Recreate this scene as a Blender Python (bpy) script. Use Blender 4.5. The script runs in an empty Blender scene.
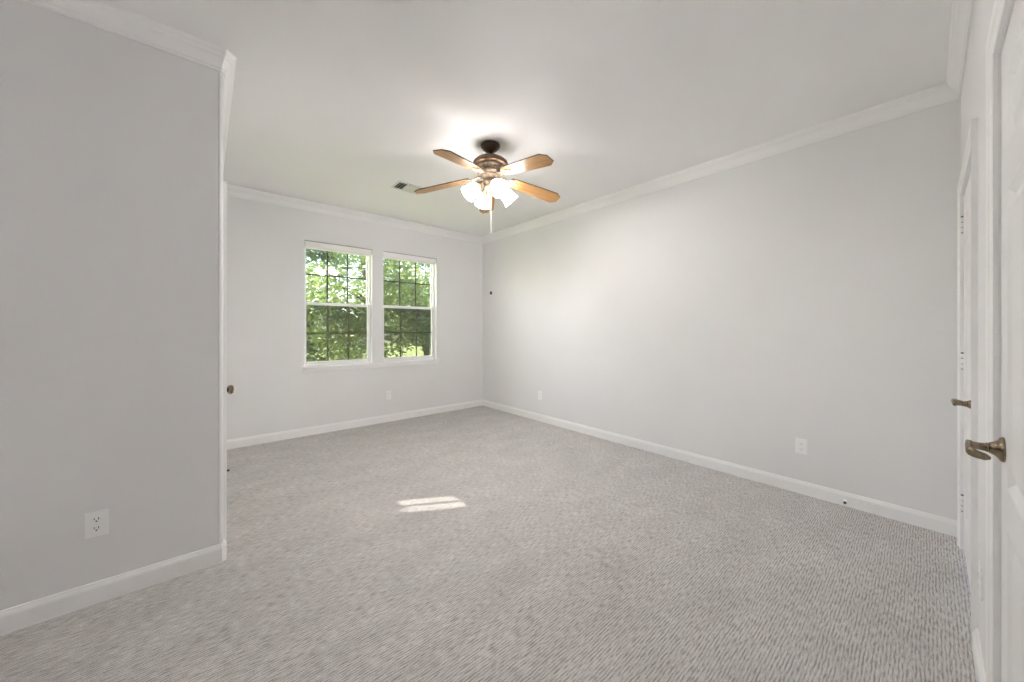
import bpy, bmesh, math, random
from math import sin, cos, pi, radians
from mathutils import Vector, Matrix

random.seed(7)
scene = bpy.context.scene
COL = scene.collection

# ------------------------------------------------------------------ camera, sky, sun, exposure
cam_d = bpy.data.cameras.new('camera')
cam = bpy.data.objects.new('camera', cam_d)
COL.objects.link(cam)
scene.camera = cam
YAW = math.atan2(512.0 - 205.0, 358.0)
cam.location = (0.0, 0.0, 1.25)
cam.rotation_euler = (pi / 2, 0, -YAW)
cam_d.sensor_width = 36.0
cam_d.lens = 358.0 / 1024.0 * 36.0
cam_d.shift_y = -(341.0 - 328.5) / 1024.0
cam_d.clip_start = 0.02

SUN_DIR = Vector((1.0, -0.55, -1.10)).normalized()      # the way the light travels
world = bpy.data.worlds.new('sky')
scene.world = world
world.use_nodes = True
wn = world.node_tree
sky = wn.nodes.new('ShaderNodeTexSky')
sky.sky_type = 'NISHITA'
sky.sun_disc = False
sky.sun_elevation = math.asin(-SUN_DIR.z)
sky.sun_rotation = math.atan2(-SUN_DIR.x, -SUN_DIR.y)
sky.air_density = 1.0
sky.dust_density = 2.0
wn.links.new(sky.outputs[0], wn.nodes['Background'].inputs[0])
wn.nodes['Background'].inputs[1].default_value = 0.42

sun_d = bpy.data.lights.new('sun', 'SUN')
sun_d.energy = 6.4
sun_d.angle = radians(0.6)
sun_d.color = (1.0, 0.95, 0.86)
sun = bpy.data.objects.new('sun', sun_d)
COL.objects.link(sun)
sun.rotation_euler = SUN_DIR.to_track_quat('-Z', 'Y').to_euler()
sun.location = (-6, 6, 8)

LAMP = 8.6                                             # glow of the fan's glass shades
BULB = 330.0                                            # and of the bulbs inside them
LAMP_COL = (1.0, 0.965, 0.942)

vs = scene.view_settings
vs.view_transform = 'Standard'
vs.look = 'None'
vs.gamma = 1.0
vs.use_curve_mapping = False
vs.exposure = 1.65
scene.cycles.max_bounces = 20
scene.cycles.diffuse_bounces = 14

# ------------------------------------------------------------------ materials
def srgb(r, g, b):
    f = lambda c: (c / 255 / 12.92) if c / 255 <= 0.04045 else ((c / 255 + 0.055) / 1.055) ** 2.4
    return (f(r), f(g), f(b), 1.0)

def nodes_of(name):
    m = bpy.data.materials.new(name)
    m.use_nodes = True
    nt = m.node_tree
    return m, nt, nt.nodes['Principled BSDF']

def paint(name, col, rough=0.6, var=0.02, scale=6.0, bump=0.0, bscale=180.0, metal=0.0):
    """a plain paint or metal, faintly uneven in tone, with a fine surface grain"""
    m, nt, b = nodes_of(name)
    tc = nt.nodes.new('ShaderNodeTexCoord')
    n = nt.nodes.new('ShaderNodeTexNoise')
    n.inputs['Scale'].default_value = scale
    n.inputs['Detail'].default_value = 3
    nt.links.new(tc.outputs['Object'], n.inputs['Vector'])
    r = nt.nodes.new('ShaderNodeValToRGB')
    r.color_ramp.elements[0].position = 0.3
    r.color_ramp.elements[1].position = 0.7
    r.color_ramp.elements[0].color = tuple(max(0, c * (1 - var)) for c in col[:3]) + (1,)
    r.color_ramp.elements[1].color = tuple(min(1, c * (1 + var)) for c in col[:3]) + (1,)
    nt.links.new(n.outputs['Fac'], r.inputs['Fac'])
    nt.links.new(r.outputs['Color'], b.inputs['Base Color'])
    b.inputs['Roughness'].default_value = rough
    b.inputs['Metallic'].default_value = metal
    if bump:
        n2 = nt.nodes.new('ShaderNodeTexNoise')
        n2.inputs['Scale'].default_value = bscale
        n2.inputs['Detail'].default_value = 2
        nt.links.new(tc.outputs['Object'], n2.inputs['Vector'])
        bp = nt.nodes.new('ShaderNodeBump')
        bp.inputs['Strength'].default_value = bump
        bp.inputs['Distance'].default_value = 0.002
        nt.links.new(n2.outputs['Fac'], bp.inputs['Height'])
        nt.links.new(bp.outputs['Normal'], b.inputs['Normal'])
    return m

M = {}
M['wall'] = paint('wall_paint', (0.818, 0.815, 0.822), 0.75, 0.012, 2.0, 0.12, 140)
M['ceiling'] = paint('ceiling_paint', (0.892, 0.889, 0.893), 0.85, 0.01, 2.0, 0.10, 110)
M['trim'] = paint('white_trim_paint', (0.91, 0.907, 0.91), 0.35, 0.01, 4.0)
M['door'] = paint('white_door_paint', (0.90, 0.897, 0.90), 0.32, 0.01, 4.0)
M['vinyl'] = paint('white_vinyl', (0.90, 0.905, 0.91), 0.35, 0.01, 4.0)
M['plastic'] = paint('white_plastic', (0.94, 0.938, 0.94), 0.3, 0.01, 20.0)
M['slot'] = paint('dark_slot', (0.03, 0.03, 0.03), 0.6, 0.1, 30.0)
M['greyslot'] = paint('grey_slot', (0.45, 0.45, 0.44), 0.6, 0.05, 30.0)
M['blind'] = paint('white_blind', (0.93, 0.925, 0.935), 0.5, 0.015, 40.0)
M['edge'] = paint('shadow_gap_grey', (0.34, 0.31, 0.31), 0.5, 0.05, 20.0)  # shade of the gap round the blinds, put into the colour
M['bronze'] = paint('dark_bronze', (0.060, 0.036, 0.022), 0.35, 0.25, 25.0, metal=0.55)
M['motor'] = paint('brushed_bronze', (0.15, 0.092, 0.052), 0.36, 0.25, 30.0, metal=0.65)
M['antique'] = paint('antique_pewter', (0.30, 0.235, 0.17), 0.5, 0.4, 45.0, 0.3, 120, metal=0.6)
M['brass'] = paint('aged_brass', (0.46, 0.31, 0.14), 0.36, 0.2, 40.0, metal=0.8)
M['lever'] = paint('satin_bronze_nickel', (0.27, 0.215, 0.145), 0.24, 0.25, 60.0, metal=0.95)
M['blade_edge'] = paint('dark_blade_edge', (0.05, 0.030, 0.016), 0.5, 0.2, 30.0)
M['muntin'] = paint('dark_grille_bar', (0.030, 0.022, 0.014), 0.5, 0.1, 20.0)
M['chain'] = paint('pale_chain', (0.80, 0.78, 0.74), 0.4, 0.1, 300.0, metal=0.3)
M['vent'] = paint('white_vent_metal', (0.76, 0.76, 0.75), 0.4, 0.01, 8.0)
M['duct'] = paint('dark_duct', (0.045, 0.048, 0.045), 0.9, 0.1, 8.0)
M['vent_grey'] = paint('louvre_shadow_grey', (0.60, 0.60, 0.58), 0.5, 0.02, 8.0)
M['hinge_gap'] = paint('hinge_pin_grey', (0.22, 0.22, 0.21), 0.5, 0.1, 30.0)
M['rubber'] = paint('dark_rubber', (0.04, 0.04, 0.042), 0.6, 0.1, 30.0)
M['bark'] = paint('bark', (0.085, 0.060, 0.040), 0.9, 0.5, 14.0, 0.6, 30)
M['lawn'] = paint('lawn_green', (0.27, 0.30, 0.085), 0.95, 0.45, 3.0, 0.5, 60)
M['blocker'] = paint('sun_blocker_paint', (0.45, 0.40, 0.34), 0.9, 0.08, 5.0)

def carpet():
    m, nt, b = nodes_of('ribbed_carpet')
    N, L = nt.nodes, nt.links
    tc = N.new('ShaderNodeTexCoord')
    # ribs that run along X, wandering and broken into short lengths
    wob = N.new('ShaderNodeTexNoise')
    wob.inputs['Scale'].default_value = 3.0
    wob.inputs['Detail'].default_value = 2.0
    L.new(tc.outputs['Object'], wob.inputs['Vector'])
    sep = N.new('ShaderNodeSeparateXYZ'); L.new(tc.outputs['Object'], sep.inputs[0])
    ma = N.new('ShaderNodeMath'); ma.operation = 'MULTIPLY_ADD'; ma.inputs[1].default_value = 0.016
    L.new(wob.outputs['Fac'], ma.inputs[0]); L.new(sep.outputs['Y'], ma.inputs[2])
    mf = N.new('ShaderNodeMath'); mf.operation = 'MULTIPLY'; mf.inputs[1].default_value = 2 * pi / 0.0108
    L.new(ma.outputs[0], mf.inputs[0])
    sn = N.new('ShaderNodeMath'); sn.operation = 'SINE'; L.new(mf.outputs[0], sn.inputs[0])
    mp = N.new('ShaderNodeMapping')
    mp.inputs['Scale'].default_value = (24.0, 175.0, 1.0)
    L.new(tc.outputs['Object'], mp.inputs['Vector'])
    brk = N.new('ShaderNodeTexNoise')
    brk.inputs['Scale'].default_value = 1.0
    brk.inputs['Detail'].default_value = 1.0
    L.new(mp.outputs[0], brk.inputs['Vector'])
    rib = N.new('ShaderNodeMath'); rib.operation = 'MULTIPLY_ADD'; rib.inputs[1].default_value = 0.115
    L.new(sn.outputs[0], rib.inputs[0]); L.new(brk.outputs['Fac'], rib.inputs[2])
    # loop by loop grain
    g = N.new('ShaderNodeTexNoise')
    g.inputs['Scale'].default_value = 210.0
    g.inputs['Detail'].default_value = 2.0
    L.new(tc.outputs['Object'], g.inputs['Vector'])
    # broad nap marks left by feet and vacuum
    mp2 = N.new('ShaderNodeMapping')
    mp2.inputs['Scale'].default_value = (1.3, 2.6, 1.0)
    mp2.inputs['Rotation'].default_value = (0, 0, radians(25))
    L.new(tc.outputs['Object'], mp2.inputs['Vector'])
    nap = N.new('ShaderNodeTexNoise')
    nap.inputs['Scale'].default_value = 2.2
    nap.inputs['Detail'].default_value = 5.0
    nap.inputs['Roughness'].default_value = 0.62
    L.new(mp2.outputs[0], nap.inputs['Vector'])
    r1 = N.new('ShaderNodeValToRGB')
    e = r1.color_ramp.elements
    e[0].position = 0.28; e[0].color = (0.330, 0.312, 0.300, 1)
    e[1].position = 0.68; e[1].color = (0.640, 0.622, 0.612, 1)
    x = e.new(0.46); x.color = (0.520, 0.500, 0.488, 1)
    cr = N.new('ShaderNodeMath'); cr.operation = 'MULTIPLY_ADD'; cr.inputs[1].default_value = 1.12; cr.inputs[2].default_value = -0.06
    L.new(rib.outputs[0], cr.inputs[0]); L.new(cr.outputs[0], r1.inputs['Fac'])
    mg = N.new('ShaderNodeMix'); mg.data_type = 'RGBA'; mg.blend_type = 'MULTIPLY'
    mg.inputs['Factor'].default_value = 1.0
    r2 = N.new('ShaderNodeValToRGB')
    e = r2.color_ramp.elements
    e[0].position = 0.3; e[0].color = (0.80, 0.795, 0.79, 1)
    e[1].position = 0.7; e[1].color = (1.16, 1.16, 1.16, 1)
    L.new(g.outputs['Fac'], r2.inputs['Fac'])
    L.new(r1.outputs[0], mg.inputs['A']); L.new(r2.outputs[0], mg.inputs['B'])
    mn = N.new('ShaderNodeMix'); mn.data_type = 'RGBA'; mn.blend_type = 'MULTIPLY'
    mn.inputs['Factor'].default_value = 1.0
    r3 = N.new('ShaderNodeValToRGB')
    e = r3.color_ramp.elements
    e[0].position = 0.32; e[0].color = (0.90, 0.90, 0.905, 1)
    e[1].position = 0.68; e[1].color = (1.07, 1.07, 1.08, 1)
    L.new(nap.outputs['Fac'], r3.inputs['Fac'])
    L.new(mg.outputs['Result'], mn.inputs['A']); L.new(r3.outputs[0], mn.inputs['B'])
    L.new(mn.outputs['Result'], b.inputs['Base Color'])
    b.inputs['Roughness'].default_value = 0.95
    if 'Sheen Weight' in b.inputs:
        b.inputs['Sheen Weight'].default_value = 0.15
    if 'Specular IOR Level' in b.inputs:
        b.inputs['Specular IOR Level'].default_value = 0.1
    add = N.new('ShaderNodeMath'); add.operation = 'ADD'
    L.new(rib.outputs[0], add.inputs[0]); L.new(g.outputs['Fac'], add.inputs[1])
    bp = N.new('ShaderNodeBump')
    bp.inputs['Strength'].default_value = 0.4
    bp.inputs['Distance'].default_value = 0.006
    L.new(add.outputs[0], bp.inputs['Height'])
    L.new(bp.outputs['Normal'], b.inputs['Normal'])
    return m
M['carpet'] = carpet()

def oak():
    m, nt, b = nodes_of('honey_oak')
    N, L = nt.nodes, nt.links
    tc = N.new('ShaderNodeTexCoord')
    mp = N.new('ShaderNodeMapping')
    mp.inputs['Scale'].default_value = (2.5, 42.0, 10.0)
    L.new(tc.outputs['Object'], mp.inputs['Vector'])
    n = N.new('ShaderNodeTexNoise')
    n.inputs['Scale'].default_value = 1.6
    n.inputs['Detail'].default_value = 5
    n.inputs['Distortion'].default_value = 0.6
    L.new(mp.outputs[0], n.inputs['Vector'])
    r = N.new('ShaderNodeValToRGB')
    e = r.color_ramp.elements
    e[0].position = 0.3; e[0].color = (0.225, 0.108, 0.034, 1)
    e[1].position = 0.7; e[1].color = (0.43, 0.245, 0.092, 1)
    L.new(n.outputs['Fac'], r.inputs['Fac'])
    L.new(r.outputs[0], b.inputs['Base Color'])
    b.inputs['Roughness'].default_value = 0.33
    return m
M['oak'] = oak()

def glass(name, tint, refl):
    m = bpy.data.materials.new(name)
    m.use_nodes = True
    nt = m.node_tree
    nt.nodes.clear()
    N, L = nt.nodes, nt.links
    out = N.new('ShaderNodeOutputMaterial')
    mix = N.new('ShaderNodeMixShader')
    t = N.new('ShaderNodeBsdfTransparent'); t.inputs[0].default_value = tint
    g = N.new('ShaderNodeBsdfGlossy'); g.inputs['Roughness'].default_value = 0.02
    lw = N.new('ShaderNodeLayerWeight'); lw.inputs['Blend'].default_value = 0.5
    pw = N.new('ShaderNodeMath'); pw.operation = 'POWER'; pw.inputs[1].default_value = 5.0
    ad = N.new('ShaderNodeMath'); ad.operation = 'MULTIPLY_ADD'; ad.inputs[1].default_value = 1 - refl; ad.inputs[2].default_value = refl
    L.new(lw.outputs['Facing'], pw.inputs[0]); L.new(pw.outputs[0], ad.inputs[0])
    L.new(ad.outputs[0], mix.inputs[0]); L.new(t.outputs[0], mix.inputs[1]); L.new(g.outputs[0], mix.inputs[2])
    L.new(mix.outputs[0], out.inputs[0])
    return m
M['dim_glass'] = glass('sun_dimming_glass', (0.50, 0.50, 0.49, 1), 0.05)  # tint added to weaken the sun coming through the side door
M['glass'] = glass('window_glass', (0.97, 0.985, 0.97, 1), 0.04)

def screen(name, lo, hi):
    m = bpy.data.materials.new(name)
    m.use_nodes = True
    nt = m.node_tree
    nt.nodes.clear()
    N, L = nt.nodes, nt.links
    out = N.new('ShaderNodeOutputMaterial')
    mix = N.new('ShaderNodeMixShader')
    t = N.new('ShaderNodeBsdfTransparent')
    d = N.new('ShaderNodeBsdfDiffuse'); d.inputs[0].default_value = (0.02, 0.02, 0.018, 1)
    n = N.new('ShaderNodeTexNoise'); n.inputs['Scale'].default_value = 3.0
    tc = N.new('ShaderNodeTexCoord'); L.new(tc.outputs['Object'], n.inputs['Vector'])
    mr = N.new('ShaderNodeMapRange')
    mr.inputs['To Min'].default_value = lo; mr.inputs['To Max'].default_value = hi
    L.new(n.outputs['Fac'], mr.inputs['Value'])
    L.new(mr.outputs[0], mix.inputs[0]); L.new(t.outputs[0], mix.inputs[1]); L.new(d.outputs[0], mix.inputs[2])
    L.new(mix.outputs[0], out.inputs[0])
    return m
M['screen'] = screen('insect_mesh', 0.34, 0.46)
M['dimming_screen'] = screen('sun_dimming_mesh', 0.50, 0.72)  # mesh added to dim the nearer part of the sun patch

def lamp_glass(name, LAMP):
    m, nt, b = nodes_of(name)
    N, L = nt.nodes, nt.links
    b.inputs['Base Color'].default_value = (0.9, 0.9, 0.88, 1)
    b.inputs['Roughness'].default_value = 0.4
    tc = N.new('ShaderNodeTexCoord')
    n = N.new('ShaderNodeTexNoise'); n.inputs['Scale'].default_value = 12.0
    L.new(tc.outputs['Object'], n.inputs['Vector'])
    mr = N.new('ShaderNodeMapRange')
    mr.inputs['To Min'].default_value = LAMP * 0.95; mr.inputs['To Max'].default_value = LAMP * 1.05
    L.new(n.outputs['Fac'], mr.inputs['Value'])
    L.new(mr.outputs[0], b.inputs['Emission Strength'])
    b.inputs['Emission Color'].default_value = LAMP_COL + (1,)
    return m
M['lampglass'] = lamp_glass('lit_frosted_glass', LAMP)
M['bulb'] = lamp_glass('lit_bulb', BULB)

def leaf_mat(name, c0, c1, trans):
    m = bpy.data.materials.new(name)
    m.use_nodes = True
    nt = m.node_tree
    nt.nodes.clear()
    N, L = nt.nodes, nt.links
    out = N.new('ShaderNodeOutputMaterial')
    tc = N.new('ShaderNodeTexCoord')
    n = N.new('ShaderNodeTexNoise'); n.inputs['Scale'].default_value = 2.3; n.inputs['Detail'].default_value = 6
    L.new(tc.outputs['Object'], n.inputs['Vector'])
    r = N.new('ShaderNodeValToRGB')
    r.color_ramp.elements[0].position = 0.3; r.color_ramp.elements[0].color = c0
    r.color_ramp.elements[1].position = 0.7; r.color_ramp.elements[1].color = c1
    L.new(n.outputs['Fac'], r.inputs['Fac'])
    d = N.new('ShaderNodeBsdfDiffuse'); L.new(r.outputs[0], d.inputs[0])
    t = N.new('ShaderNodeBsdfTranslucent'); L.new(r.outputs[0], t.inputs[0])
    g = N.new('ShaderNodeBsdfGlossy'); g.inputs['Roughness'].default_value = 0.35
    g.inputs[0].default_value = (0.8, 0.85, 0.8, 1)
    m1 = N.new('ShaderNodeMixShader'); m1.inputs[0].default_value = trans
    L.new(d.outputs[0], m1.inputs[1]); L.new(t.outputs[0], m1.inputs[2])
    m2 = N.new('ShaderNodeMixShader'); m2.inputs[0].default_value = 0.12
    L.new(m1.outputs[0], m2.inputs[1]); L.new(g.outputs[0], m2.inputs[2])
    L.new(m2.outputs[0], out.inputs[0])
    return m
M['leaf'] = leaf_mat('leaf_green', (0.055, 0.085, 0.032, 1), (0.29, 0.37, 0.11, 1), 0.45)
M['leaf_dark'] = leaf_mat('leaf_dark_green', (0.045, 0.070, 0.035, 1), (0.20, 0.25, 0.10, 1), 0.35)
M['leaf_yellow'] = leaf_mat('leaf_yellow_green', (0.20, 0.26, 0.045, 1), (0.52, 0.55, 0.11, 1), 0.5)

# ------------------------------------------------------------------ mesh helpers
def quad(bm, pts, mi=0):
    f = bm.faces.new([bm.verts.new(p) for p in pts])
    f.material_index = mi
    return f

def box(bm, x0, x1, y0, y1, z0, z1, mi=0, mat=None):
    c = [(x0, y0, z0), (x1, y0, z0), (x1, y1, z0), (x0, y1, z0), (x0, y0, z1), (x1, y0, z1), (x1, y1, z1), (x0, y1, z1)]
    v = [bm.verts.new(mat @ Vector(p) if mat else p) for p in c]
    out = []
    for q in ((0, 3, 2, 1), (4, 5, 6, 7), (0, 1, 5, 4), (1, 2, 6, 5), (2, 3, 7, 6), (3, 0, 4, 7)):
        f = bm.faces.new([v[i] for i in q]); f.material_index = mi
        out.append(f)
    return v

def lathe(bm, prof, seg=32, mat=None, mi=0, cap0=True, cap1=True):
    """prof: (radius, height) pairs about +Z"""
    rings = []
    for r, h in prof:
        ring = []
        for k in range(seg):
            a = 2 * pi * k / seg
            p = Vector((r * cos(a), r * sin(a), h))
            ring.append(bm.verts.new(mat @ p if mat else p))
        rings.append(ring)
    for a, b in zip(rings, rings[1:]):
        for k in range(seg):
            f = bm.faces.new((a[k], a[(k + 1) % seg], b[(k + 1) % seg], b[k])); f.material_index = mi; f.smooth = True
    if cap0:
        bm.faces.new(list(reversed(rings[0]))).material_index = mi
    if cap1:
        bm.faces.new(rings[-1]).material_index = mi

def tube(bm, path, rad, seg=10, mi=0, flat=None, up=Vector((0, 0, 1))):
    """a pipe along path; rad is a number or a list; flat = (width scale, height scale)"""
    path = [Vector(p) for p in path]
    rads = rad if isinstance(rad, (list, tuple)) else [rad] * len(path)
    fx, fy = flat or (1, 1)
    rings = []
    for i, p in enumerate(path):
        t = (path[min(i + 1, len(path) - 1)] - path[max(i - 1, 0)]).normalized()
        u = up if abs(t.dot(up)) < 0.95 else Vector((1, 0, 0))
        s = t.cross(u).normalized(); w = s.cross(t).normalized()
        rings.append([bm.verts.new(p + s * (cos(2 * pi * k / seg) * rads[i] * fx) + w * (sin(2 * pi * k / seg) * rads[i] * fy)) for k in range(seg)])
    for a, b in zip(rings, rings[1:]):
        for k in range(seg):
            f = bm.faces.new((a[k], a[(k + 1) % seg], b[(k + 1) % seg], b[k])); f.smooth = True; f.material_index = mi
    bm.faces.new(list(reversed(rings[0]))).material_index = mi
    bm.faces.new(rings[-1]).material_index = mi

def prism(bm, poly, z0, z1, mat=None, mi=0, side_mi=None):
    """poly in XY, extruded in Z"""
    lo = [bm.verts.new(mat @ Vector((x, y, z0)) if mat else (x, y, z0)) for x, y in poly]
    hi = [bm.verts.new(mat @ Vector((x, y, z1)) if mat else (x, y, z1)) for x, y in poly]
    bm.faces.new(list(reversed(lo))).material_index = mi
    bm.faces.new(hi).material_index = mi
    n = len(poly)
    for k in range(n):
        f = bm.faces.new((lo[k], lo[(k + 1) % n], hi[(k + 1) % n], hi[k]))
        f.material_index = mi if side_mi is None else side_mi

def obj(name, bm, mats, parent=None, bevel=0.0, loc=None):
    me = bpy.data.meshes.new(name)
    bmesh.ops.recalc_face_normals(bm, faces=bm.faces[:])
    bm.to_mesh(me); bm.free()
    for m in (mats if isinstance(mats, (list, tuple)) else [mats]):
        me.materials.append(m)
    o = bpy.data.objects.new(name, me)
    COL.objects.link(o)
    if parent: o.parent = parent
    if loc: o.location = loc
    if bevel:
        b = o.modifiers.new('bevel', 'BEVEL'); b.width = bevel; b.segments = 2; b.limit_method = 'ANGLE'
    return o

def tag(o, label=None, cat=None, group=None, kind=None):
    if label: o['label'] = label
    if cat: o['category'] = cat
    if group: o['group'] = group
    if kind: o['kind'] = kind
    return o

def empty(name, loc=(0, 0, 0), rotz=0.0):
    o = bpy.data.objects.new(name, None)
    o.empty_display_size = 0.1
    COL.objects.link(o)
    o.location = loc
    o.rotation_euler = (0, 0, rotz)
    return o

def copy_tree(o, parent=None):
    c = o.copy(); COL.objects.link(c)
    if parent: c.parent = parent
    for ch in list(o.children): copy_tree(ch, c)
    return c

def struct(o, label, cat):
    return tag(o, label, cat, kind='structure')

# ------------------------------------------------------------------ the room shell
XL, XR = 0.075, 3.43          # side wall beyond the corner, long right wall
YD, YN, YF = -0.122, 2.475, 4.73   # door wall, near-left wall, window wall
XE = -0.95                    # end of the entry nook
H = 2.728
TW = 0.15

bm = bmesh.new()
box(bm, XE - TW, XR + TW, YD - TW, YF + TW, -0.20, 0.0)
struct(obj('floor', bm, M['carpet']), 'grey beige ribbed carpet covering the whole floor', 'floor')
bm = bmesh.new()
box(bm, XE - TW, XR + TW, YD - TW, YN + TW, H, H + 0.2)
box(bm, XL - TW, XR + TW, YN + TW, YF + TW, H, H + 0.2)
bmesh.ops.remove_doubles(bm, verts=bm.verts[:], dist=1e-5)
struct(obj('ceiling', bm, M['ceiling']), 'plain white painted ceiling', 'ceiling')

def wall(name, u0, u1, holes, place, label, extra=None, thick=TW):
    """a wall from u0 to u1, 0 to H, its room face at depth 0, with rectangular holes (a, b, z0, z1)"""
    us = sorted({u0, u1} | {h[0] for h in holes} | {h[1] for h in holes})
    zs = sorted({0.0, H} | {h[2] for h in holes} | {h[3] for h in holes})
    solid = {}
    for i in range(len(us) - 1):
        for j in range(len(zs) - 1):
            cu, cz = (us[i] + us[i + 1]) / 2, (zs[j] + zs[j + 1]) / 2
            solid[i, j] = not any(a < cu < b and c < cz < d for a, b, c, d in holes)
    bm = bmesh.new()
    P = lambda u, z, w: place(u, z, w)
    for (i, j), s in solid.items():
        if not s: continue
        a, b, c, d = us[i], us[i + 1], zs[j], zs[j + 1]
        quad(bm, [P(a, c, 0), P(b, c, 0), P(b, d, 0), P(a, d, 0)])
        quad(bm, [P(a, c, -thick), P(a, d, -thick), P(b, d, -thick), P(b, c, -thick)])
        for (di, dj, p, q) in ((-1, 0, (a, c), (a, d)), (1, 0, (b, c), (b, d)), (0, -1, (a, c), (b, c)), (0, 1, (a, d), (b, d))):
            if not solid.get((i + di, j + dj), False):
                quad(bm, [P(*p, 0), P(*q, 0), P(*q, -thick), P(*p, -thick)])
    if extra: extra(bm)
    bmesh.ops.remove_doubles(bm, verts=bm.verts[:], dist=1e-5)
    return struct(obj(name, bm, M['wall']), label, 'wall')

# placement of a (u along the wall, z, w out into the room) point for each wall
far = lambda u, z, w: (u, YF - w, z)
right = lambda u, z, w: (XR - w, u, z)
front = lambda u, z, w: (u, YD + w, z)
left = lambda u, z, w: (XL + w, u, z)
nook = lambda u, z, w: (u, YN - w, z)
entry = lambda u, z, w: (XE + w, u, z)

W1 = (0.875, 1.655, 0.797, 2.283)
W2 = (1.802, 2.590, 0.797, 2.283)
DH = 2.000                    # head of the door openings
DA = (2.320, 3.252)           # far door of the door wall (rough opening)
DB = (0.815, 1.635)           # near door
DC = (2.592, 3.318)           # glazed door in the hidden side wall
RB = 0.02                     # rounded corner of the near-left wall

wall('wall_back', XL - TW, XR + TW, [W1, W2], far, 'pale grey far wall with the two windows')
wall('wall_right', YD - TW, YF, [], right, 'long bare pale grey wall on the right')
wall('wall_front', XE - TW, XR, [DA + (0.0, DH), DB + (0.0, DH)], front, 'pale wall with two white panelled doors at right edge')
wall('wall_left', YN + RB, YF, [DC + (0.0, DH)], left, 'side wall hidden behind the near left corner')
wall('wall_entry', YD, YN, [], entry, 'end wall of the entry nook')

def round_corner(bm):
    n = 6
    c = (XL - RB, YN + RB)
    pts = [(c[0] + RB * sin(a), c[1] - RB * cos(a)) for a in (i * (pi / 2) / n for i in range(n + 1))]
    ring = pts + [(XL - TW, YN + RB), (XL - TW, YN + TW), (XL - RB, YN + TW)][:0]
    lo = [bm.verts.new((x, y, 0)) for x, y in pts]; hi = [bm.verts.new((x, y, H)) for x, y in pts]
    for k in range(n):
        f = bm.faces.new((lo[k], lo[k + 1], hi[k + 1], hi[k])); f.smooth = True
wall('wall_near_left', XE, XL - RB, [], nook, 'pale grey wall at near left with rounded end corner', round_corner)

# ------------------------------------------------------------------ crown and baseboard, one strip per wall with mitred ends
CROWN = [(0.0, -0.102), (0.007, -0.102), (0.009, -0.093), (0.014, -0.087), (0.017, -0.076), (0.023, -0.062), (0.032, -0.046),
         (0.041, -0.036), (0.044, -0.026), (0.050, -0.020), (0.054, -0.013), (0.056, 0.0005), (0.0, 0.0005)]
CROWN = [(w_, H + z_) for w_, z_ in CROWN]
BASE = [(0.0, 0.0), (0.014, 0.0), (0.014, 0.072), (0.011, 0.082), (0.008, 0.086), (0.006, 0.094), (0.0, 0.096)]

def strip(name, prof, place, u0, u1, m0, m1, mat, label, cat):
    """sweep prof (w, z) along a wall from u0 to u1; m0/m1 shift the ends by w * m for mitres"""
    bm = bmesh.new()
    a = [bm.verts.new(place(u0 + m0 * w, z, w)) for w, z in prof]
    b = [bm.verts.new(place(u1 + m1 * w, z, w)) for w, z in prof]
    n = len(prof)
    for k in range(n):
        bm.faces.new((a[k], a[(k + 1) % n], b[(k + 1) % n], b[k]))
    bm.faces.new(list(reversed(a))); bm.faces.new(b)
    return struct(obj(name, bm, mat), label, cat)

strip('trim_1', CROWN, far, XL, XR, 1, -1, M['trim'], 'white crown moulding along the far window wall', 'crown moulding')
strip('trim_2', CROWN, right, YD, YF, 1, -1, M['trim'], 'white crown moulding along the long right wall', 'crown moulding')
strip('trim_3', CROWN, front, XE, XR, 1, -1, M['trim'], 'white crown moulding above the panelled doors', 'crown moulding')
CC, T8 = RB * (2 - 2 ** 0.5), math.tan(pi / 8)      # the rounded corner is turned with a short piece at 45 degrees
S2 = 2 ** -0.5
bull = lambda u, z, w: (XL - CC + S2 * u + S2 * w, YN + S2 * u - S2 * w, z)
BL = CC * 2 ** 0.5
strip('trim_15', CROWN, bull, 0, BL, -T8, T8, M['trim'], 'short mitred piece of crown on the rounded near left corner', 'crown moulding')
strip('baseboard_bullnose', BASE, bull, 0, BL, -T8, T8, M['trim'], 'short mitred piece of baseboard on the rounded near left corner', 'baseboard')
strip('trim_4', CROWN, left, YN + CC, YF, -T8, -1, M['trim'], 'white crown moulding returning behind near left corner', 'crown moulding')
strip('trim_5', CROWN, nook, XE, XL - CC, 1, T8, M['trim'], 'white crown moulding on top of near left wall', 'crown moulding')
strip('trim_6', CROWN, entry, YD, YN, 1, -1, M['trim'], 'white crown moulding in the entry nook', 'crown moulding')
CW = 0.062                    # casing width
strip('baseboard_back', BASE, far, XL, XR, 1, -1, M['trim'], 'white baseboard under the two windows', 'baseboard')
strip('baseboard_right', BASE, right, YD, YF, 1, -1, M['trim'], 'long white baseboard along the right wall', 'baseboard')
strip('baseboard_front', BASE, front, DB[1] + CW, DA[0] - CW, 0, 0, M['trim'], 'short white baseboard between the two panelled doors', 'baseboard')
strip('baseboard_corner', BASE, front, DA[1] + CW, XR, 0, -1, M['trim'], 'stub of white baseboard beside the far panelled door', 'baseboard')
strip('baseboard_entry', BASE, front, XE, DB[0] - CW, 1, 0, M['trim'], 'white baseboard behind the viewer', 'baseboard')
strip('baseboard_left', BASE, left, DC[1] + CW, YF, 0, -1, M['trim'], 'white baseboard on the hidden side wall', 'baseboard')
strip('baseboard_near_left', BASE, nook, XE, XL - CC, 1, T8, M['trim'], 'white baseboard below the near left wall', 'baseboard')
strip('baseboard_nook', BASE, entry, YD, YN, 1, -1, M['trim'], 'white baseboard at the end of the nook', 'baseboard')
bm = bmesh.new()              # the short return of the baseboard round the rounded corner
prof = BASE
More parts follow.
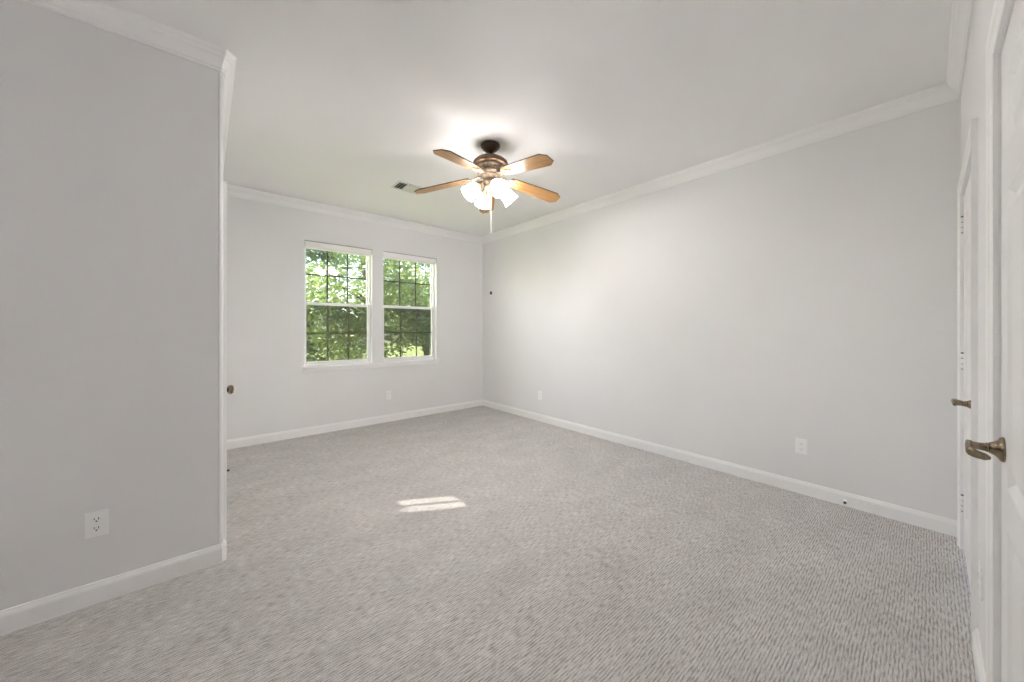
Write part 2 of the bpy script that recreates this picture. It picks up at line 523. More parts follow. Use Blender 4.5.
a = [bm.verts.new(left(YN + CC - T8 * w, z, w)) for w, z in prof]; b = [bm.verts.new(left(DC[0] - CW, z, w)) for w, z in prof]
for k in range(len(prof)):
    bm.faces.new((a[k], a[(k + 1) % len(prof)], b[(k + 1) % len(prof)], b[k]))
bm.faces.new(list(reversed(a))); bm.faces.new(b)
struct(obj('baseboard_return', bm, M['trim']), 'white baseboard end wrapping round the near left corner', 'baseboard')

# ------------------------------------------------------------------ windows
def ring(bm, a, b, c, d, t, tb, y0, y1):
    """four bars round the rectangle a..b, c..d; t = sides and top, tb = bottom"""
    box(bm, a, a + t, y0, y1, c, d); box(bm, b - t, b, y0, y1, c, d)
    box(bm, a + t, b - t, y0, y1, d - t, d); box(bm, a + t, b - t, y0, y1, c, c + tb)

def window(name, o, label):
    a, b, c, d = o
    root = empty(name, ((a + b) / 2, YF + 0.10, c))
    root_inv = Matrix.Translation(-root.location)
    def part(nm, bm, mat, parent=root, bevel=0.0):
        bm.transform(root_inv)
        return obj(nm, bm, mat, parent, bevel)
    mid = 1.548
    g = 0.001
    bm = bmesh.new(); ring(bm, a + g, b - g, c + g, d - g, 0.019, 0.022, YF + 0.066, YF + 0.140)
    part('window_frame', bm, M['vinyl'], bevel=0.003)
    ia, ib = a + 0.0195, b - 0.0195
    # upper sash, set further out; lower sash in front of it
    for nm, z0, z1, y0, y1, tb, screen_on in (('upper_sash', mid - 0.016, d - 0.028, YF + 0.104, YF + 0.130, 0.032, False),
                                             ('lower_sash', c + 0.026, mid + 0.018, YF + 0.074, YF + 0.100, 0.030, True)):
        bm = bmesh.new()
        t = 0.017
        box(bm, ia, ia + t, y0, y1, z0, z1); box(bm, ib - t, ib, y0, y1, z0, z1)
        box(bm, ia + t, ib - t, y0, y1, z1 - (0.034 if screen_on else t), z1); box(bm, ia + t, ib - t, y0, y1, z0, z0 + tb)
        s = part(nm, bm, M['vinyl'], bevel=0.002)
        ga, gb, gc, gd = ia + t, ib - t, z0 + tb, z1 - (0.034 if screen_on else t)
        yc = (y0 + y1) / 2
        bm = bmesh.new(); box(bm, ga, gb, yc - 0.006, yc - 0.003, gc, gd)
        part('glass_pane', bm, M['glass'], s)
        bm = bmesh.new()
        w = 0.008
        for k in (1, 2):
            x = ga + (gb - ga) * k / 3
            box(bm, x - w, x + w, yc - 0.001, yc + 0.006, gc, gd)
        z = (gc + gd) / 2
        box(bm, ga, gb, yc - 0.001, yc + 0.006, z - w, z + w)
        part('grille', bm, M['muntin'], s)
    bm = bmesh.new(); box(bm, ia, ib, YF + 0.134, YF + 0.136, c + 0.026, mid)
    part('mesh_screen', bm, M['screen'])
    bm = bmesh.new()
    xm = (a + b) / 2
    box(bm, xm - 0.03, xm + 0.03, YF + 0.076, YF + 0.098, mid + 0.0181, mid + 0.024); box(bm, xm - 0.008, xm + 0.02, YF + 0.070, YF + 0.086, mid + 0.024, mid + 0.032)
    part('sash_lock', bm, M['vinyl'])
    return struct(root, label, 'window')

window('window_1', W1, 'left sash window with dark grille bars and green trees outside')
window('window_2', W2, 'right sash window nearer the room corner')

bm = bmesh.new()
box(bm, 0.842, 2.640, YF - 0.036, YF, 0.773, 0.796)
for o in (W1, W2):
    box(bm, o[0] + 0.001, o[1] - 0.001, YF, YF + 0.064, 0.7972, 0.8005)
struct(obj('trim_7', bm, M['trim'], bevel=0.004), 'white window stool running under both windows', 'window sill')
bm = bmesh.new()
prism(bm, [(YF - 0.013, 0.738), (YF, 0.735), (YF, 0.773), (YF - 0.016, 0.773), (YF - 0.016, 0.755)], 0.856, 2.626,
      Matrix(((0, 0, 1, 0), (1, 0, 0, 0), (0, 1, 0, 0), (0, 0, 0, 1))))
struct(obj('trim_8', bm, M['trim']), 'white apron board below the window stool', 'window sill')

def blind(o, label):
    a, b, c, d = o
    root = empty('window_blind', ((a + b) / 2, YF, d - 0.072))
    w = (b - a) / 2 - 0.007
    def part(nm, bm, mat, bev=0.0): return obj(nm, bm, mat, root, bev)
    bm = bmesh.new(); box(bm, -w, w, -0.006, 0.010, 0.0, 0.062)
    part('valance', bm, M['blind'], 0.005)
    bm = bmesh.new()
    box(bm, -w, w + 0.004, -0.0065, 0.012, 0.0622, 0.0675); box(bm, w + 0.0002, w + 0.004, -0.0065, 0.012, 0.004, 0.0622)  # grey strip drawn as the shadow gap along valance top and right end
    tag(obj('shadow_gap_strip', bm, M['edge'], root), 'thin grey strip painted as the shadow gap round the valance')
    bm = bmesh.new(); box(bm, -w + 0.004, w - 0.004, 0.010, 0.058, 0.018, 0.062)
    part('headrail', bm, M['blind'], 0.002)
    bm = bmesh.new()
    for k in range(5):
        box(bm, -w + 0.008, w - 0.008, 0.014 + 0.001 * (k % 2), 0.054 - 0.001 * (k % 2), -0.006 + k * 0.0045, -0.0025 + k * 0.0045)
    part('folded_slats', bm, M['blind'])
    bm = bmesh.new(); box(bm, -w + 0.006, w - 0.006, 0.016, 0.052, -0.018, -0.007)
    part('bottom_rail', bm, M['blind'], 0.003)
    return tag(root, label, 'blind', 'raised window blinds')
blind(W1, 'white blind fully raised at head of the left window')
blind(W2, 'white blind fully raised at head of the right window')

# ------------------------------------------------------------------ doors
def casing(name, a, b, top, place, label):
    """three-sided door casing round an opening a..b"""
    bm = bmesh.new()
    prof = [(0.0, 0.0), (0.0, 0.009), (0.006, 0.011), (0.030, 0.012), (0.040, 0.016), (CW, 0.017), (CW, 0.0)]   # (distance from opening, thickness)
    r = 0.0
    def run(path):
        rings = [[bm.verts.new(place(u, z, w)) for (u, z, w) in st] for st in path]
        n = len(prof)
        for p, q in zip(rings, rings[1:]):
            for k in range(n):
                bm.faces.new((p[k], p[(k + 1) % n], q[(k + 1) % n], q[k]))
        bm.faces.new(rings[0]); bm.faces.new(list(reversed(rings[-1])))
    A, B, T = a + r, b - r, top - r
    run([[(A - s, 0.0, w) for s, w in prof], [(A - s, T + s, w) for s, w in prof], [(B + s, T + s, w) for s, w in prof], [(B + s, 0.0, w) for s, w in prof]])
    return struct(obj(name, bm, M['trim']), label, 'door casing')

casing('trim_9', DA[0], DA[1], DH, front, 'white casing around the far panelled door')
casing('trim_10', DB[0], DB[1], DH, front, 'white casing around the near panelled door')
casing('trim_11', DC[0], DC[1], DH, left, 'white casing just showing past the near left corner')

def jamb(name, a, b, top, place, label):
    bm = bmesh.new()
    t = 0.006
    def bx(u0, u1, z0, z1, w0, w1):
        c = [place(u, z, w) for u, z, w in ((u0, z0, w0), (u1, z0, w0), (u1, z1, w0), (u0, z1, w0), (u0, z0, w1), (u1, z0, w1), (u1, z1, w1), (u0, z1, w1))]
        v = [bm.verts.new(p) for p in c]
        for q in ((0, 3, 2, 1), (4, 5, 6, 7), (0, 1, 5, 4), (1, 2, 6, 5), (2, 3, 7, 6), (3, 0, 4, 7)): bm.faces.new([v[i] for i in q])
    e = 0.0005
    bx(a + e, a + t, 0, top - e, -TW + e, -e); bx(b - t, b - e, 0, top - e, -TW + e, -e); bx(a + t, b - t, top - t, top - e, -TW + e, -e)
    bx(a + t, a + t + 0.012, 0, top - t, -0.075, -0.045); bx(b - t - 0.012, b - t, 0, top - t, -0.075, -0.045); bx(a + t, b - t, top - t - 0.012, top - t, -0.075, -0.045)
    return struct(obj(name, bm, M['trim']), label, 'door jamb')
jamb('trim_12', DA[0], DA[1], DH, front, 'white jamb of the far panelled door')
jamb('trim_13', DB[0], DB[1], DH, front, 'white jamb of the near panelled door')
jamb('trim_14', DC[0], DC[1], DH, left, 'white jamb of the hidden side door')

def panel_face(bm, u_cuts, v_cuts, panels, w, sgn, P):
    """a door face at depth w cut into cells; cells in panels get a moulded raised panel"""
    for i in range(len(u_cuts) - 1):
        for j in range(len(v_cuts) - 1):
            a, b, c, d = u_cuts[i], u_cuts[i + 1], v_cuts[j], v_cuts[j + 1]
            if (i, j) not in panels:
                quad(bm, [P(a, c, w), P(b, c, w), P(b, d, w), P(a, d, w)])
                continue
            steps = [(0, 0), (0.006, -0.004), (0.018, -0.011), (0.026, -0.011), (0.052, -0.003)]
            loops = [[P(a + s, c + s, w + sgn * h), P(b - s, c + s, w + sgn * h), P(b - s, d - s, w + sgn * h), P(a + s, d - s, w + sgn * h)] for s, h in steps]
            for l0, l1 in zip(loops, loops[1:]):
                for k in range(4):
                    quad(bm, [l0[k], l0[(k + 1) % 4], l1[(k + 1) % 4], l1[k]])
            quad(bm, loops[-1])

def six_panel(width, height, thick=0.035):
    """local: u 0..width, z 0..height, room face at w = 0"""
    bm = bmesh.new()
    st, mid = 0.112, 0.10
    pw = (width - 2 * st - mid) / 2
    us = [0, st, st + pw, st + pw + mid, width - st, width]
    vs_ = [0, 0.20, 0.735, 0.84, 1.585, 1.69, height - 0.105, height]
    pan = {(i, j) for i in (1, 3) for j in (1, 3, 5)}
    panel_face(bm, us, vs_, pan, 0.0, 1, lambda u, z, w: (u, w, z))
    panel_face(bm, us, vs_, pan, -thick, -1, lambda u, z, w: (u, w, z))
    for u in (0, width): quad(bm, [(u, 0, 0), (u, 0, height), (u, -thick, height), (u, -thick, 0)])
    for z in (0, height): quad(bm, [(0, 0, z), (width, 0, z), (width, -thick, z), (0, -thick, z)])
    bmesh.ops.remove_doubles(bm, verts=bm.verts[:], dist=1e-5)
    return bm

def lever_handle(parent, u, z, dirn):
    """rosette, neck and curled lever; local Y comes out of the door, lever points along dirn * X"""
    rot = Matrix.Translation((u, 0, z)) @ Matrix.Rotation(-pi / 2, 4, 'X')      # +Z -> +Y
    bm = bmesh.new()
    lathe(bm, [(0.0315, 0.0), (0.032, 0.003), (0.0300, 0.007), (0.0235, 0.0105), (0.0185, 0.015), (0.0155, 0.020), (0.0135, 0.024)], 32, rot)
    r = obj('door_handle', bm, M['lever'], parent)
    bm = bmesh.new()
    lathe(bm, [(0.0115, 0.022), (0.0125, 0.028), (0.0105, 0.030), (0.0095, 0.040), (0.0100, 0.050), (0.0125, 0.053), (0.0125, 0.060), (0.008, 0.063)], 24, rot)
    obj('neck', bm, M['lever'], r)
    bm = bmesh.new()
    pts, rad = [], []
    for k in range(19):
        t = k / 18
        back = max(0.0, (t - 0.66) / 0.34)                 # the end turns back towards the door
        x = dirn * (-0.008 + 0.112 * t - 0.016 * back ** 2)
        y = 0.057 + 0.003 * sin(pi * t) - 0.030 * back ** 1.6
        zz = 0.005 * sin(1.2 * pi * t) - 0.006 * t
        pts.append((u + x, y, z + zz)); rad.append(0.0112 - 0.003 * t + 0.0025 * math.exp(-((t - 0.75) / 0.15) ** 2) - (0.005 if k == 18 else 0))
    tube(bm, pts, rad, 12, flat=(0.55, 1.0))
    obj('lever', bm, M['lever'], r)
    return r

def hinge(parent, u, z):
    bm = bmesh.new()
    box(bm, u - 0.012, u - 0.0035, 0.0002, 0.0018, z - 0.045, z + 0.045)
    for k in range(3):
        lathe(bm, [(0.0062, 0.0), (0.0062, 0.026)], 14, Matrix.Translation((u, 0.0055, z - 0.042 + k * 0.029)))
    h = obj('hinge', bm, M['vinyl'], parent)
    bm = bmesh.new()
    lathe(bm, [(0.0028, -0.046), (0.0044, -0.046), (0.0044, -0.0425), (0.0050, -0.0425), (0.0050, 0.046), (0.0058, 0.0465), (0.0058, 0.050), (0.003, 0.0515)], 14, Matrix.Translation((u, 0.0055, z)))
    tag(obj('pin', bm, M['hinge_gap'], h), 'grey hinge pin')

def panel_door(name, opening, label, lever_u, dirn, hinge_u):
    a, b = opening[0] + 0.009, opening[1] - 0.009
    root = empty(name, (a, YD - 0.004, 0.012))
    s = obj('slab', six_panel(b - a, DH - 0.022), M['door'], root)
    lever_handle(root, lever_u - a, 0.925, dirn)
    if hinge_u is not None:
        for z in (0.250, 1.053, 1.822): hinge(root, hinge_u - a, z)
    return struct(root, label, 'door')
panel_door('door_1', DA, 'far white six-panel door with painted hinges by the corner', DA[0] + 0.075, 1, DA[1] - 0.006)
panel_door('door_2', DB, 'near white six-panel door at right picture edge', DB[1] - 0.070, -1, None)

# glazed side door, hidden but for its knob and lock; its unseen narrow glass, tint and mesh are added to shape the sun patch
root = empty('door_3', (XL - 0.004, DC[0] + 0.009, 0.012))
w = DC[1] - DC[0] - 0.018
LITE = (2.845 - DC[0] - 0.009, 3.075 - DC[0] - 0.009, 0.54, 1.50)
bm = bmesh.new()
us = [0, LITE[0], LITE[1], w]; zs = [0, LITE[2], LITE[3], DH - 0.022]
for i in range(3):
    for j in range(3):
        if (i, j) != (1, 1):
            box(bm, -0.040, 0.0, us[i], us[i + 1], zs[j], zs[j + 1])
slab = obj('slab', bm, M['door'], root)
bm = bmesh.new()
ym = (LITE[0] + LITE[1]) / 2
box(bm, -0.026, -0.014, ym - 0.011, ym + 0.011, LITE[2], LITE[3])
box(bm, -0.026, -0.014, LITE[0], LITE[1], 1.075 - 0.009, 1.075 + 0.009)
obj('glazing_bars', bm, M['door'], root)
bm = bmesh.new(); box(bm, -0.030, -0.027, LITE[0], LITE[1], LITE[2], LITE[3])
obj('glass_pane', bm, M['dim_glass'], root)
bm = bmesh.new(); box(bm, -0.036, -0.034, LITE[0], LITE[1], LITE[2], 1.066)
obj('mesh_screen', bm, M['dimming_screen'], root)  # added over the lower panes only to dim the sunlight there
rotx = Matrix.Rotation(pi / 2, 4, 'Y')
yk = 0.070
bm = bmesh.new()
lathe(bm, [(0.030, 0.0), (0.030, 0.004), (0.022, 0.009), (0.012, 0.011), (0.010, 0.020), (0.012, 0.026), (0.020, 0.030), (0.0255, 0.038), (0.0265, 0.046), (0.022, 0.054), (0.010, 0.058), (0.003, 0.0585)], 28,
      Matrix.Translation((0, yk, 0.880)) @ rotx)
obj('door_knob', bm, M['lever'], root)
bm = bmesh.new()
lathe(bm, [(0.026, 0.0), (0.026, 0.005), (0.019, 0.010), (0.010, 0.012)], 24, Matrix.Translation((0, yk, 1.005)) @ rotx)
box(bm, 0.012, 0.022, yk - 0.004, yk + 0.004, 0.996, 1.014)
obj('deadbolt', bm, M['lever'], root)
struct(root, 'hidden side door, only its round knob shows past near left corner', 'door')

# ------------------------------------------------------------------ outlets
def outlet(place_rot, loc, label, slot='slot'):
    """duplex outlet; local X along the wall, Y out, Z up"""
    root = empty('wall_outlet', loc, place_rot)
    bm = bmesh.new()
    box(bm, -0.036, 0.036, 0.0, 0.0055, -0.0585, 0.0585)
    obj('cover_plate', bm, M['plastic'], root, 0.003)
    for zc in (-0.0205, 0.0205):
        bm = bmesh.new()
        pts = []
        for k in range(28):
            an = 2 * pi * k / 28
            pts.append((0.0172 * cos(an), max(-0.0135, min(0.0135, 0.0172 * sin(an)))))
        prism(bm, pts, 0.0, 0.0075, Matrix.Translation((0, 0, zc)) @ Matrix(((-1, 0, 0, 0), (0, 0, 1, 0), (0, 1, 0, 0), (0, 0, 0, 1))))
        r = obj('receptacle', bm, M['plastic'], root)
        bm = bmesh.new()
        box(bm, -0.0078, -0.0052, 0.0072, 0.0078, zc - 0.0010, zc + 0.0085)
        box(bm, 0.0052, 0.0078, 0.0072, 0.0078, zc + 0.0000, zc + 0.0078)
        lathe(bm, [(0.0030, 0.0072), (0.0030, 0.0078)], 14, Matrix.Translation((0, 0, zc - 0.0072)) @ Matrix.Rotation(-pi / 2, 4, 'X'))
        tag(obj('slots', bm, M[slot], r), 'dark plug slots' if slot == 'slot' else 'faint grey plug slots')
    bm = bmesh.new()
    lathe(bm, [(0.0032, 0.005), (0.0032, 0.0064), (0.0015, 0.0070)], 14, Matrix.Rotation(-pi / 2, 4, 'X'))
    obj('screw', bm, M['plastic'], root)
    return tag(root, label, 'outlet', 'duplex wall outlets')
outlet(pi, (-0.375, YN, 0.360), 'white duplex outlet on the near left wall, dark slots clearly seen')
outlet(pi, (1.868, YF, 0.355), 'tiny white outlet below the two windows', 'greyslot')
outlet(pi / 2, (XR, 3.42, 0.348), 'small faint white outlet on right wall near the far corner', 'greyslot')
outlet(pi / 2, (XR, 0.632, 0.358), 'white outlet on right wall above the small dark door stop', 'greyslot')
outlet(0.0, (2.115, YD, 0.345), 'white outlet between the two panelled doors, seen edge on', 'greyslot')

# ------------------------------------------------------------------ spring door stops on the baseboards
def door_stop(loc, rotz, label, length):
    root = empty('door_stop', loc, rotz)
    R = Matrix.Rotation(-pi / 2, 4, 'X')
    bm = bmesh.new()
    lathe(bm, [(0.012, 0.0), (0.012, 0.003), (0.007, 0.007)], 18, R)
    obj('base', bm, M['plastic'], root)
    bm = bmesh.new()
    pts = []
    turns = 9
    for k in range(turns * 10 + 1):
        t = k / (turns * 10)
        pts.append((0.0052 * cos(2 * pi * turns * t), 0.006 + (length - 0.012) * t, 0.0052 * sin(2 * pi * turns * t)))
    tube(bm, pts, 0.0016, 6)
    obj('spring', bm, M['plastic'], root)
    bm = bmesh.new()
    lathe(bm, [(0.0060, length - 0.008), (0.0080, length - 0.006), (0.0084, length + 0.006), (0.0070, length + 0.010), (0.003, length + 0.011)], 18, R)
    tag(obj('rubber_tip', bm, M['rubber'], root), 'dark rubber tip')
    return tag(root, label, 'door stop', 'baseboard door stops')
door_stop((XR - 0.014, 0.384, 0.036), pi / 2, 'small door stop with dark tip on the right baseboard', 0.028)
door_stop((XL + 0.014, 3.86, 0.050), -pi / 2, 'thin door stop peeping out behind the near left corner', 0.058)

# ------------------------------------------------------------------ ceiling fan with four lit shades
FX, FY = 1.744, 2.300
fan = empty('ceiling_fan', (FX, FY, H))
fz = lambda z: z - H
bm = bmesh.new()
lathe(bm, [(0.068, -0.0002), (0.077, -0.003), (0.079, -0.009), (0.076, -0.018), (0.068, -0.030), (0.056, -0.042), (0.042, -0.052), (0.026, -0.059), (0.016, -0.062)], 36)
obj('canopy', bm, M['bronze'], fan)
bm = bmesh.new()
lathe(bm, [(0.0125, fz(2.668)), (0.0125, fz(2.626)), (0.020, fz(2.624)), (0.022, fz(2.616))], 20)
obj('downrod', bm, M['bronze'], fan)
bm = bmesh.new()
lathe(bm, [(0.022, fz(2.620)), (0.055, fz(2.618)), (0.092, fz(2.611)), (0.120, fz(2.600)), (0.138, fz(2.584)), (0.145, fz(2.568)), (0.145, fz(2.558)), (0.138, fz(2.552)), (0.124, fz(2.549)), (0.108, fz(2.547))], 48)
mh = obj('motor_housing', bm, M['motor'], fan)
bm = bmesh.new()
lathe(bm, [(0.108, fz(2.5475)), (0.112, fz(2.544)), (0.110, fz(2.538)), (0.100, fz(2.532)), (0.098, fz(2.505)), (0.104, fz(2.498)), (0.106, fz(2.490)), (0.098, fz(2.482)), (0.080, fz(2.477))], 48)
for k in range(20):             # cast ornament round the band
    an = 2 * pi * k / 20
    lathe(bm, [(0.002, -0.012), (0.007, -0.006), (0.007, 0.006), (0.002, 0.012)], 8, Matrix.Translation((0.0985 * cos(an), 0.0985 * sin(an), fz(2.5185))))
tag(obj('vent_band', bm, M['antique'], fan), 'cast pewter coloured band below the motor')
bm = bmesh.new()
lathe(bm, [(0.078, fz(2.4765)), (0.076, fz(2.470)), (0.060, fz(2.462)), (0.056, fz(2.440)), (0.060, fz(2.430)), (0.058, fz(2.412)), (0.048, fz(2.400)), (0.050, fz(2.392)), (0.046, fz(2.372)), (0.030, fz(2.358)), (0.014, fz(2.352)), (0.012, fz(2.340)), (0.005, fz(2.336))], 40)
obj('switch_housing', bm, M['antique'], fan)

def blade_outline():
    pts = [(0.175, 0.048), (0.24, 0.056), (0.40, 0.063), (0.52, 0.067), (0.600, 0.069), (0.648, 0.036)]
    return [(x, -y) for x, y in pts] + [(x, y) for x, y in reversed(pts)]
BZ = fz(2.484)
def make_blade():
    bm = bmesh.new()
    prism(bm, blade_outline(), -0.004, 0.004, None, 0, 1)
    b = obj('blade', bm, [M['oak'], M['blade_edge']], fan)
    bm = bmesh.new()
    # forked cast bracket: stem from the motor, then a plate with three lobes under the blade
    tube(bm, [(0.070, 0, 0.000), (0.100, 0, 0.004), (0.125, 0, -0.002), (0.150, 0, -0.007), (0.185, 0, -0.0085)], [0.013, 0.012, 0.011, 0.010, 0.009], 10, flat=(1.5, 0.7))
    plate = [(0.150, -0.014), (0.168, -0.040), (0.190, -0.044), (0.206, -0.034), (0.214, -0.016), (0.240, -0.010), (0.252, 0.0), (0.240, 0.010), (0.214, 0.016), (0.206, 0.034), (0.190, 0.044), (0.168, 0.040), (0.150, 0.014)]
    prism(bm, plate, -0.0095, -0.0042)
    for (x, y) in ((0.188, -0.032), (0.188, 0.032), (0.238, 0)):
        lathe(bm, [(0.002, -0.013), (0.006, -0.0115), (0.006, -0.0093)], 12, Matrix.Translation((x, y, 0)))
    obj('blade_iron', bm, M['antique'], b)
    return b
b0 = make_blade()
for k in range(5):
    b = b0 if k == 0 else copy_tree(b0)
    turn, sag, pitch = ((56.5, 8.5, -11), (129.0, 8.5, -10), (200.5, 7.0, -8), (271.5, 8.0, -12), (345.0, 8.5, -13))[k]   # well-used blades, none quite alike
    b.matrix_local = Matrix.Translation((0, 0, BZ)) @ Matrix.Rotation(radians(turn), 4, 'Z') @ Matrix.Rotation(radians(sag), 4, 'Y') @ Matrix.Rotation(radians(pitch), 4, 'X')

def make_shade():
    """local +Z runs along the lamp axis from socket to mouth"""
    bm = bmesh.new()
    out_ = [(0.026, 0.016), (0.034, 0.019), (0.044, 0.029), (0.0505, 0.045), (0.0530, 0.066), (0.0550, 0.088), (0.059, 0.108), (0.066, 0.122)]
    inn = [(r - 0.003, h) for r, h in reversed(out_)]
    lathe(bm, out_ + inn, 32, cap0=False, cap1=False)
    s = obj('lamp_shade', bm, M['lampglass'], fan)
    bm = bmesh.new()
    lathe(bm, [(0.010, -0.045), (0.012, -0.030), (0.020, -0.022), (0.026, -0.014), (0.030, 0.004), (0.031, 0.019), (0.0285, 0.0225)], 24)
    tag(obj('socket', bm, M['brass'], s), 'aged brass socket cup')
    bm = bmesh.new()
    lathe(bm, [(0.012, 0.022), (0.014, 0.034), (0.022, 0.055), (0.026, 0.072), (0.024, 0.085), (0.014, 0.095), (0.004, 0.099)], 20)
    obj('bulb', bm, M['bulb'], s)
    return s
s0 = make_shade()
for k in range(4):
    s = s0 if k == 0 else copy_tree(s0)
    an = radians(-15.6 + 90 * k)
    s.matrix_local = Matrix.Translation((0.104 * cos(an), 0.104 * sin(an), fz(2.386))) @ Matrix.Rotation(an, 4, 'Z') @ Matrix.Rotation(radians(90 + 45), 4, 'Y')
bm = bmesh.new()
cx_, cy_ = -0.004, -0.012
lathe(bm, [(0.0016, fz(2.352)), (0.0016, fz(1.545))], 8, Matrix.Translation((cx_, cy_, 0)))
for k in range(60):
    z = fz(2.345 - k * 0.0133)
    lathe(bm, [(0.0010, z - 0.0025), (0.0024, z), (0.0010, z + 0.0025)], 6, Matrix.Translation((cx_, cy_, 0)))
pc = obj('pull_chain', bm, M['chain'], fan)
bm = bmesh.new()
lathe(bm, [(0.002, fz(1.549)), (0.007, fz(1.546)), (0.0095, fz(1.538)), (0.0095, fz(1.530)), (0.006, fz(1.523)), (0.002, fz(1.521))], 18, Matrix.Translation((cx_, cy_, 0)))
tag(obj('pull_knob', bm, M['rubber'], pc), 'small dark pull knob')
tag(fan, 'five-blade ceiling fan with honey wood blades and four lit white glass shades', 'ceiling fan')

# ------------------------------------------------------------------ ceiling air register
vx0, vx1, vy0, vy1 = 1.470, 1.775, 3.450, 3.660
vent = empty('ceiling_vent', ((vx0 + vx1) / 2, (vy0 + vy1) / 2, H))
hx, hy = (vx1 - vx0) / 2, (vy1 - vy0) / 2
bm = bmesh.new()
f = 0.022
for (a, b, c, d) in ((-hx, -hx + f, -hy, hy), (hx - f, hx, -hy, hy), (-hx + f, hx - f, -hy, -hy + f), (-hx + f, hx - f, hy - f, hy)):
    box(bm, a, b, c, d, -0.008, -0.0002)
obj('vent_frame', bm, M['vent'], vent, 0.002)
bm = bmesh.new(); box(bm, -hx + f - 0.004, hx - f + 0.004, -hy + f - 0.004, hy - f + 0.004, -0.0016, -0.0003)
tag(obj('duct_opening', bm, M['duct'], vent), 'dark duct opening behind the louvres')
nsl = 9
for k in range(nsl):
    x = -hx + f + (2 * hx - 2 * f) * (k + 0.5) / nsl
    tilt = radians(-40) if x < -0.055 else radians(40)
    bm = bmesh.new()
    box(bm, -0.015, 0.015, -hy + f, hy - f, -0.0009, 0.0009)
    o = obj('slat', bm, M['vent'], vent)
    o.matrix_local = Matrix.Translation((x, 0, -0.0115)) @ Matrix.Rotation(tilt, 4, 'Y')
tag(vent, 'white ceiling air register beside the left fan blade tip', 'air vent')

# ------------------------------------------------------------------ outdoors
bm = bmesh.new()
box(bm, -25, 40, YF + TW, 45, -0.75, -0.45)
box(bm, -25, XL - TW, YN + TW, YF + TW, -0.75, -0.45)
struct(obj('ground', bm, M['lawn']), 'sunlit lawn outside the windows', 'ground')
bm = bmesh.new()
box(bm, XL - 3.2, XR + 1.6, YF + TW + 0.001, YF + TW + 1.15, H + 0.04, H + 0.18)  # overhang added out of view, stops direct sun at both windows
struct(obj('sun_blocker', bm, M['blocker']), 'unseen overhang added outside to keep sun off the windows', 'sun_blocker')

def leaf_cloud(bm, blobs, n, size, rnd):
    tot = sum(b[3] * b[4] * b[5] for b in blobs)
    for (x, y, z, rx, ry, rz) in blobs:
        for _ in range(int(n * rx * ry * rz / tot)):
            while True:
                p = Vector((rnd.uniform(-1, 1), rnd.uniform(-1, 1), rnd.uniform(-1, 1)))
                l = p.length
                if 0.25 < l < 1: break
            p = p * (0.55 + 0.45 / max(l, 0.3) * l) if False else p
            c = Vector((x + p.x * rx, y + p.y * ry, z + p.z * rz))
            s = size * rnd.uniform(0.6, 1.3)
            R = Matrix.Rotation(rnd.uniform(0, 2 * pi), 3, 'Z') @ Matrix.Rotation(rnd.uniform(-1.1, 1.1), 3, 'X') @ Matrix.Rotation(rnd.uniform(-0.9, 0.9), 3, 'Y')
            pts = [(-s, 0, 0), (-0.25 * s, -0.42 * s, 0.1 * s), (s, 0, -0.12 * s), (-0.25 * s, 0.42 * s, 0.1 * s)]
            v = [bm.verts.new(c + R @ Vector(q)) for q in pts]
            bm.faces.new((v[0], v[1], v[2])); bm.faces.new((v[0], v[2], v[3]))

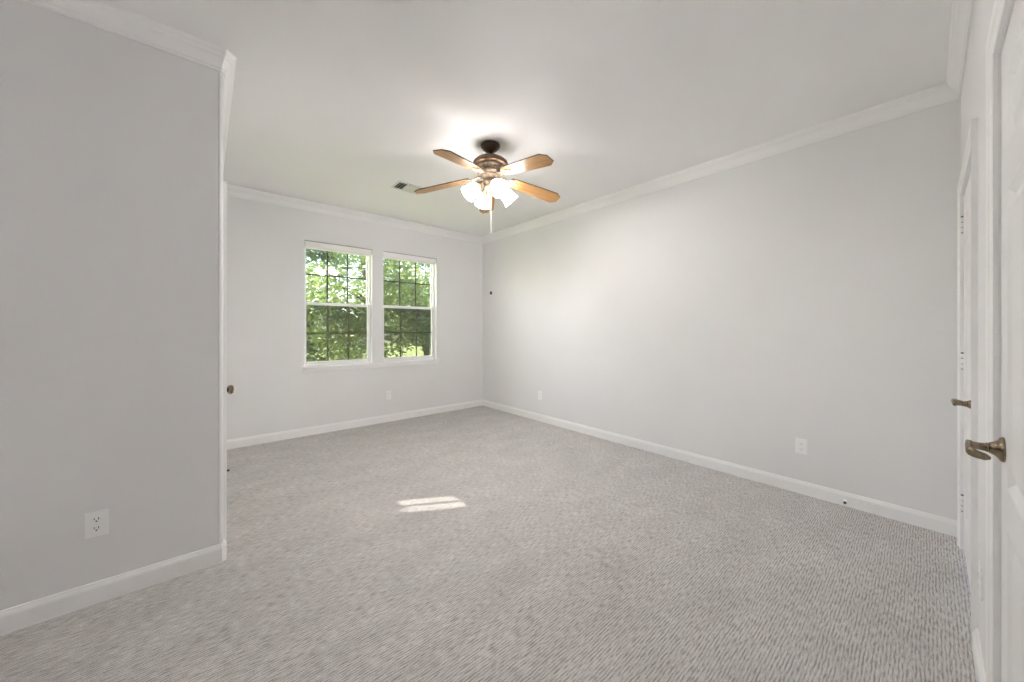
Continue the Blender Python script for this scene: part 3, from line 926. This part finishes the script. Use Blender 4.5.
def tree(loc, height, spread, n, leaf, mat, label, low=0.25, trunks=1, size=0.075):
    rnd = random.Random(hash((round(loc[0] * 10), round(loc[1] * 10))) & 0xffff)
    root = empty('tree', loc)
    bm = bmesh.new()
    tops = []
    for k in range(trunks):
        ox, oy = (rnd.uniform(-0.35, 0.35), rnd.uniform(-0.35, 0.35)) if trunks > 1 else (0, 0)
        lean = Vector((rnd.uniform(-0.12, 0.12), rnd.uniform(-0.12, 0.12), 1))
        h = height * 0.72
        r0 = 0.022 + 0.012 * height / trunks ** 0.5
        path = [Vector((ox, oy, 0)) + lean * (h * t) + Vector((0.10 * sin(5 * t + k), 0.08 * sin(4 * t + 2 * k), 0)) for t in (0, 0.15, 0.35, 0.55, 0.75, 1)]
        tube(bm, path, [r0, r0 * 0.85, r0 * 0.7, r0 * 0.55, r0 * 0.4, r0 * 0.15], 10)
        for j in range(7):
            q = path[2 + j % 4]
            an = rnd.uniform(0, 2 * pi)
            l = spread * rnd.uniform(0.45, 0.85)
            e = q + Vector((cos(an) * l, sin(an) * l, rnd.uniform(0.1, 0.5) * l))
            m_ = (q + e) / 2 + Vector((0, 0, 0.10 * l))
            tube(bm, [q, m_, e], [r0 * 0.32, r0 * 0.2, r0 * 0.06], 7)
            tops.append(e)
    obj('trunk', bm, M['bark'], root)
    bm = bmesh.new()
    blobs = []
    for _ in range(22):
        an, rr = rnd.uniform(0, 2 * pi), spread * math.sqrt(rnd.random()) * 0.85
        zz = height * (low + (1 - low) * rnd.random())
        k = rnd.uniform(0.28, 0.5) * spread
        blobs.append((cos(an) * rr, sin(an) * rr, zz, k, k, k * 0.8))
    for e in tops: blobs.append((e.x, e.y, e.z, 0.35 * spread, 0.35 * spread, 0.28 * spread))
    leaf_cloud(bm, blobs, n, size, rnd)
    obj('crown', bm, M[mat], root)
    return tag(root, label, 'tree', 'garden trees beyond the windows')

GZ = -0.45
tree((2.90, 7.9, GZ), 5.6, 1.45, 17000, None, 'leaf', 'leafy green tree close outside, its trunk behind the pier between the windows', 0.20, 1, 0.058)
tree((5.70, 11.2, GZ), 5.6, 1.35, 11000, None, 'leaf_yellow', 'bright yellow green tree with slim stems behind the right window', 0.34, 4, 0.065)
tree((2.20, 12.8, GZ), 6.4, 1.40, 17000, None, 'leaf', 'tree standing further back behind the left window', 0.08, 1, 0.075)
tree((9.60, 13.0, GZ), 6.2, 1.45, 6000, None, 'leaf_dark', 'dark tree beyond the right edge of the right window', 0.10, 2, 0.08)
rnd = random.Random(5)
bm = bmesh.new()
hb = [(x, 16.6 + rnd.uniform(-0.4, 0.4), rnd.uniform(0.4, 7.6), 1.2, 0.8, 0.9) for x in [-3 + 0.25 * i for i in range(80)]]
leaf_cloud(bm, hb, 30000, 0.115, rnd)
tag(obj('hedge', bm, M['leaf'], loc=(0, 0, GZ)), 'tall green screen of dense leaves closing the garden behind the trees', 'hedge', kind='stuff')
